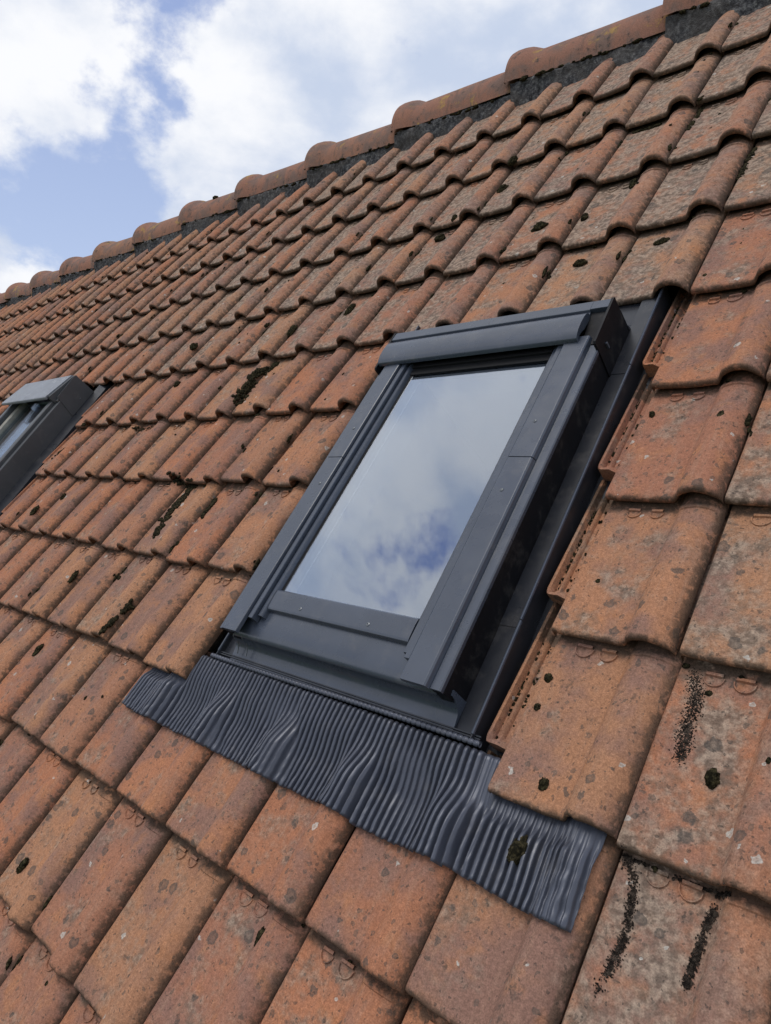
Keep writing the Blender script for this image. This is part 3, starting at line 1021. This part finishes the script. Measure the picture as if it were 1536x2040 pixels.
# ------------------------------------------------------------------ moss
def moss_blob(a, b, c, seed, mat=None):
    """ragged cushion: half-sunk lumpy ball with tufts"""
    bm = bmesh.new()
    bmesh.ops.create_icosphere(bm, subdivisions=4, radius=1.0)
    off = Vector((seed * 3.3, seed * 1.9, seed * 0.7))
    for v in bm.verts:
        d = v.co.normalized()
        f = 1 + 0.30 * mnoise.noise(d * 1.6 + off) + 0.22 * mnoise.noise(d * 5.0 + off) + 0.26 * abs(mnoise.noise(d * 13.0 + off))
        v.co = Vector((d.x * a * f, d.y * b * f, max(d.z, -0.35) * c * f))
    me = bpy.data.meshes.new('moss_clump')
    bm.to_mesh(me); bm.free()
    me.materials.append(mat or M_MOSS)
    me.polygons.foreach_set('use_smooth', [True] * len(me.polygons))
    return me


def put_moss(u, v, a, b, c, rot, seed, label, group=None, mat=None, w=None, name='moss_clump'):
    ww = surf(u, v) if w is None else w
    o = link(name, moss_blob(a, b, c, seed, mat), None, RW(u, v, ww + c * 0.12), (0, 0, 0), label=label, category='moss')
    o.rotation_euler = (Matrix.Rotation(TH, 3, 'X') @ Matrix.Rotation(rot, 3, 'Z')).to_euler()
    if group:
        o['group'] = group
    return o


ML = ['largest flat moss clump on second tile course above the new window', 'small moss clump on first course above the new window beside its end plate', 'small moss clump on first course straight above the new window',
      'ragged upright moss clump on third course above the new window', 'pointed moss clump propped on a lip four courses above the new window', 'round moss clump wedged at a lip on second course above the new window',
      'oval moss clump on the course level with the new window sill', 'dark oval moss clump two courses below the cushion moss patch', 'small black moss flake on the course below the apron',
      'moss clump pressed against a roll one course above the longest moss patch', 'round moss ball on first course above both windows', 'flat oval moss clump in a pan on the course between window sills',
      'low moss clump beside the round moss ball', 'thin moss sliver on third course above the new window', 'dark moss lump hugging a roll flank just above the new window hood', 'small moss ball under a lip near the older window sill',
      'moss ball on the course level with the new window hood', 'thin moss sliver in a joint two courses above the new window', 'small moss sliver in a joint beside the largest flat clump', 'tiny moss sliver on the second course below the apron']
for i, (u, v, a, b, c, rot) in enumerate([
        (-0.870, 2.118, 0.026, 0.018, 0.013, 0.3), (-0.394, 1.897, 0.020, 0.012, 0.009, 0.2), (-0.633, 1.873, 0.020, 0.013, 0.009, -0.2), (-1.175, 2.455, 0.015, 0.024, 0.012, -0.5),
        (-1.190, 2.620, 0.015, 0.022, 0.014, -0.3), (-1.375, 2.238, 0.022, 0.016, 0.014, 0.1), (-2.175, 0.503, 0.013, 0.028, 0.008, -0.1), (-2.106, 0.225, 0.013, 0.024, 0.008, -0.1),
        (-1.388, -0.248, 0.012, 0.018, 0.007, -0.2), (-1.925, 1.783, 0.018, 0.032, 0.013, -0.1), (-2.660, 1.785, 0.024, 0.020, 0.014, 0.1), (-2.915, 0.749, 0.016, 0.026, 0.009, -0.2),
        (-2.735, 1.715, 0.020, 0.014, 0.010, 0), (-1.333, 2.320, 0.010, 0.020, 0.009, 0.1), (-1.643, 1.876, 0.018, 0.034, 0.012, 0.0), (-2.863, 0.867, 0.012, 0.018, 0.010, 0.2),
        (-2.620, 1.56, 0.016, 0.018, 0.012, 0.1), (-0.59, 2.255, 0.010, 0.022, 0.009, 0.0), (-0.700, 2.105, 0.010, 0.018, 0.009, 0.1), (-0.566, -0.056, 0.008, 0.016, 0.006, 0.1)]):
    put_moss(u, v, a, b, c, rot, i + 1, ML[i], 'loose moss clumps on the tiles')
put_moss(0.101, 0.470, 0.0095, 0.0145, 0.009, 0.2, 41, 'dark pointed moss clump on the wide stained tile beside the open-jointed column')
put_moss(-0.145, 0.376, 0.0085, 0.0100, 0.007, 0.0, 42, 'round black moss tuft near lower lip of the chipped tile beside the apron')
put_moss(-0.220, 0.566, 0.0075, 0.0085, 0.006, 0.0, 43, 'tiny black moss tuft near upper edge of the chipped tile', None, None)
put_moss(-0.216, 0.505, 0.0055, 0.0065, 0.005, 0.0, 44, 'tiniest black moss tuft halfway along left rim of the chipped tile')
put_moss(-0.149, 0.264, 0.013, 0.021, 0.009, -0.25, 45, 'brown moss clump lying on the pleated grey apron', None, M_MOSSG, surf(-0.149, 0.264) + 0.016)
put_moss(-0.222, 1.233, 0.006, 0.008, 0.005, 0.0, 46, 'tiny black moss tuft at top corner of a tile beside the new window')
put_moss(-4.0, 3.430, 0.026, 0.020, 0.018, 0.0, 47, 'black moss tuft sprouting on top of the ridge tiles', None, None, 0.064)


def moss_patch(pts, width, n, seed, label, mat, size=(0.003, 0.009), flatz=0.6):
    """a crust made of many small lumps following a line over the tiles"""
    r = random.Random(seed)
    base = bmesh.new()
    bmesh.ops.create_icosphere(base, subdivisions=1, radius=1.0)
    bv = [v.co.copy() for v in base.verts]
    bf = [tuple(v.index for v in f.verts) for f in base.faces]
    base.free()
    segs = [(Vector(a), Vector(b)) for a, b in zip(pts[:-1], pts[1:])]
    lens = [(b - a).length for a, b in segs]
    u0, v0 = pts[0]
    V, F = [], []
    w0 = surf(u0, v0)
    for _ in range(n):
        x = r.uniform(0, sum(lens))
        for (a, b), l in zip(segs, lens):
            if x <= l:
                break
            x -= l
        p = a + (b - a) * (x / l)
        wd = width * (0.35 + 1.5 * abs(mnoise.noise(Vector((x * 22, seed * 1.37 + 0.4, 0.3)))))
        pu, pv = p.x + r.gauss(0, wd * 0.45), p.y + r.gauss(0, wd * 0.5)
        if mnoise.noise(Vector((p.x * 50, p.y * 50, seed * 3.7))) < r.uniform(-0.5, 0.25) - 0.05:
            continue
        s = r.uniform(*size)
        h = surf(pu, pv) - w0
        k0 = len(V)
        ang = r.uniform(0, 6.28)
        ca, sa = math.cos(ang), math.sin(ang)
        st = r.uniform(0.7, 1.7)
        for c in bv:
            j = 1 + r.uniform(-0.25, 0.25)
            x_, y_ = c.x * s * st * j, c.y * s * j
            V.append((pu - u0 + x_ * ca - y_ * sa, pv - v0 + x_ * sa + y_ * ca, h + c.z * s * flatz * j + s * 0.1))
        F += [tuple(k0 + i for i in f) for f in bf]
    me = make_mesh('moss_patch', V, F, mat, True, 180)
    o = link('moss_patch', me, None, RW(u0, v0, w0), (TH, 0, 0), label=label, category='moss')
    if mat == M_CRUST:
        o['kind'] = 'stuff'
    return o


moss_patch([(-1.906, 1.618), (-1.943, 1.522), (-1.920, 1.382)], 0.026, 420, 1, 'longest dark moss patch spreading down two tiles from a lip', M_MOSSG, (0.004, 0.012))
moss_patch([(-1.885, 0.965), (-1.890, 0.834), (-1.862, 0.735)], 0.022, 340, 2, 'dark moss patch in a tile pan ending in a thick cushion', M_MOSSG, (0.004, 0.011))
moss_patch([(-1.670, 0.915), (-1.670, 0.835)], 0.010, 110, 3, 'short narrow moss strip in the joint beside a cushion patch', M_MOSSG, (0.004, 0.009))
moss_patch([(-1.702, 0.345), (-1.690, 0.474)], 0.008, 200, 4, 'long green brown moss roll filling a joint between two tiles', M_MOSSG, (0.005, 0.010))
moss_patch([(-3.33, 1.10), (-3.30, 1.16)], 0.026, 130, 5, 'grey moss smear on the tile beside the older roof window', M_MOSSG, (0.003, 0.008))
moss_patch([(0.023, 0.640), (0.040, 0.600), (0.043, 0.540), (0.048, 0.485)], 0.014, 1900, 6, 'black gritty moss streak down left edge of the wide stained tile', M_CRUST, (0.0004, 0.0014), 0.3)
moss_patch([(0.010, 0.320), (0.030, 0.297), (0.042, 0.230), (0.040, 0.191), (0.030, 0.140)], 0.015, 1900, 7, 'black gritty moss streak below the wide stained tile', M_CRUST, (0.0004, 0.0014), 0.3)
moss_patch([(0.143, 0.300), (0.138, 0.270), (0.135, 0.196)], 0.016, 1500, 8, 'crumbly black moss streak beside the roll of a corner tile', M_CRUST, (0.0004, 0.0014), 0.3)
moss_patch([(0.004, 0.3215), (0.09, 0.3205), (0.16, 0.3215)], 0.004, 300, 9, 'black soil caught under the lip of the wide stained tile', M_CRUST, (0.0008, 0.0022), 0.35)
moss_patch([(-1.99, 0.975), (-1.87, 0.972)], 0.012, 140, 10, 'fringe of moss below a tile lip above the cushion patch', M_MOSSG, (0.003, 0.009))
moss_patch([(-1.79, 1.300), (-1.73, 1.300)], 0.009, 90, 11, 'thin moss fringe under a lip next to the slipped column', M_MOSSG, (0.003, 0.008))
moss_patch([(-0.47, 2.62), (-0.47, 2.52), (-0.475, 2.44)], 0.006, 120, 12, 'moss dotted along a joint high under the ridge', M_MOSS, (0.003, 0.008))
moss_patch([(-0.235, 2.27), (-0.235, 2.10)], 0.007, 190, 13, 'bristly moss along the roll flank above the new window', M_MOSSG, (0.003, 0.008))
moss_patch([(-0.70, 2.600), (-0.60, 2.598)], 0.007, 110, 14, 'black moss fringe below a tile lip near the ridge', M_MOSS, (0.003, 0.008))
moss_patch([(-2.67, 1.27), (-2.56, 1.29)], 0.012, 90, 15, 'wispy moss tuft hanging over a tile lip halfway between both windows', M_MOSSG, (0.003, 0.008))
moss_patch([(-3.28, 1.32), (-3.20, 1.31)], 0.012, 80, 16, 'moss fringe at tile lip two tiles from the older window', M_MOSSG, (0.003, 0.008))


# scattered specks: bits at the lips and joints, in the open side channels and along the ridge
def specks():
    r = random.Random(5)
    base = bmesh.new()
    bmesh.ops.create_icosphere(base, subdivisions=2, radius=1.0)
    bv = [v.co.copy() for v in base.verts]
    bf = [tuple(v.index for v in f.verts) for f in base.faces]
    base.free()
    V, F = [], []

    def lump(u, v, w, sx, sy, sz):
        k0 = len(V)
        off = Vector((r.uniform(0, 50), r.uniform(0, 50), 0))
        for c in bv:
            j = 1 + 0.45 * mnoise.noise(c * 1.9 + off) + 0.2 * mnoise.noise(c * 5 + off)
            V.append((u + c.x * sx * j, v + c.y * sy * j, w + c.z * sz * j))
        F.extend(tuple(k0 + i for i in f) for f in bf)

    tiles = [(row, col) for _, row, col in visible]
    for row, col in tiles:
        if row == 0 and -6 <= col <= -1:
            continue
        dens = 0.35 + 0.65 * sstep(row, 1, 5)
        # bits hanging under the lip above this tile
        for _ in range(r.choice((0, 1, 1, 2, 3))):
            if r.random() > dens:
                continue
            x = r.choice((r.uniform(0.01, 0.13), r.uniform(0.10, 0.235)))
            y = L - r.uniform(0.0, 0.007)
            s_ = r.uniform(0.0025, 0.0065)
            u, v = col * W + x, row * L + y
            lump(u, v, surf(u, v) + s_ * 0.2, s_ * r.uniform(0.8, 2.2), s_ * 0.8, s_ * 0.8)
        # bits on the roll flank and in the joint
        if r.random() < 0.55 * dens:
            y = r.uniform(0.03, 0.30)
            for _ in range(r.randint(1, 4)):
                s_ = r.uniform(0.003, 0.008)
                u, v = col * W + 0.234 + r.uniform(-0.006, 0.012), row * L + y + r.uniform(-0.03, 0.03)
                v = min(max(v, row * L + 0.012), row * L + L - 0.01)
                lump(u, v, surf(u, v) + 0.002, s_ * 0.8, s_ * r.uniform(1.2, 2.8), s_ * 0.8)
        # specks lying in the pan or on the roll
        for _ in range(r.choice((0, 0, 1, 1, 2, 3))):
            if r.random() > dens:
                continue
            s_ = r.uniform(0.0018, 0.0055)
            u, v = col * W + r.uniform(0.02, 0.21), row * L + r.uniform(0.03, 0.29)
            lump(u, v, surf(u, v), s_ * r.uniform(0.8, 1.4), s_ * r.uniform(0.9, 2.0), s_ * 0.5)
    # channels of the open flange beside the new window
    for row in range(1, 5):
        for _ in range(130):
            y = r.uniform(0.10, 0.325)
            s_ = r.uniform(0.0009, 0.0030)
            u = -W - r.choice((0.037, 0.037, 0.037, 0.014)) + r.gauss(0, 0.0035)
            v = row * L + y
            if mnoise.noise(Vector((v * 20, row, 0))) < r.uniform(-0.5, 0.3):
                continue
            lump(u, v, -0.0180 - TILT * y / L, s_ * r.uniform(0.8, 1.5), s_ * r.uniform(1, 1.8), s_ * 0.7)
    # fringe under the ridge tiles
    for _ in range(420):
        u = r.uniform(-9.5, 0.4)
        ph = (u - ridge_u[0]) / PITCH_R
        frac = ph - math.floor(ph)
        s_ = r.uniform(0.004, 0.011)
        if mnoise.noise(Vector((u * 5, 0, 0))) < r.uniform(-0.4, 0.3):
            continue
        lump(u, 3.271 - 0.037 * frac + r.gauss(0, 0.003), 0.054 - 0.036 * frac + r.gauss(0, 0.003), s_ * r.uniform(0.8, 2.4), s_ * 0.7, s_ * 0.7)
    return V, F
vs, fs = specks()
link('moss_specks', make_mesh('moss_specks', vs, fs, M_MOSS, True, 180), None, RW(0, 0, 0), (TH, 0, 0), kind='stuff', label='dark moss crumbs scattered along tile lips and joints', category='moss')
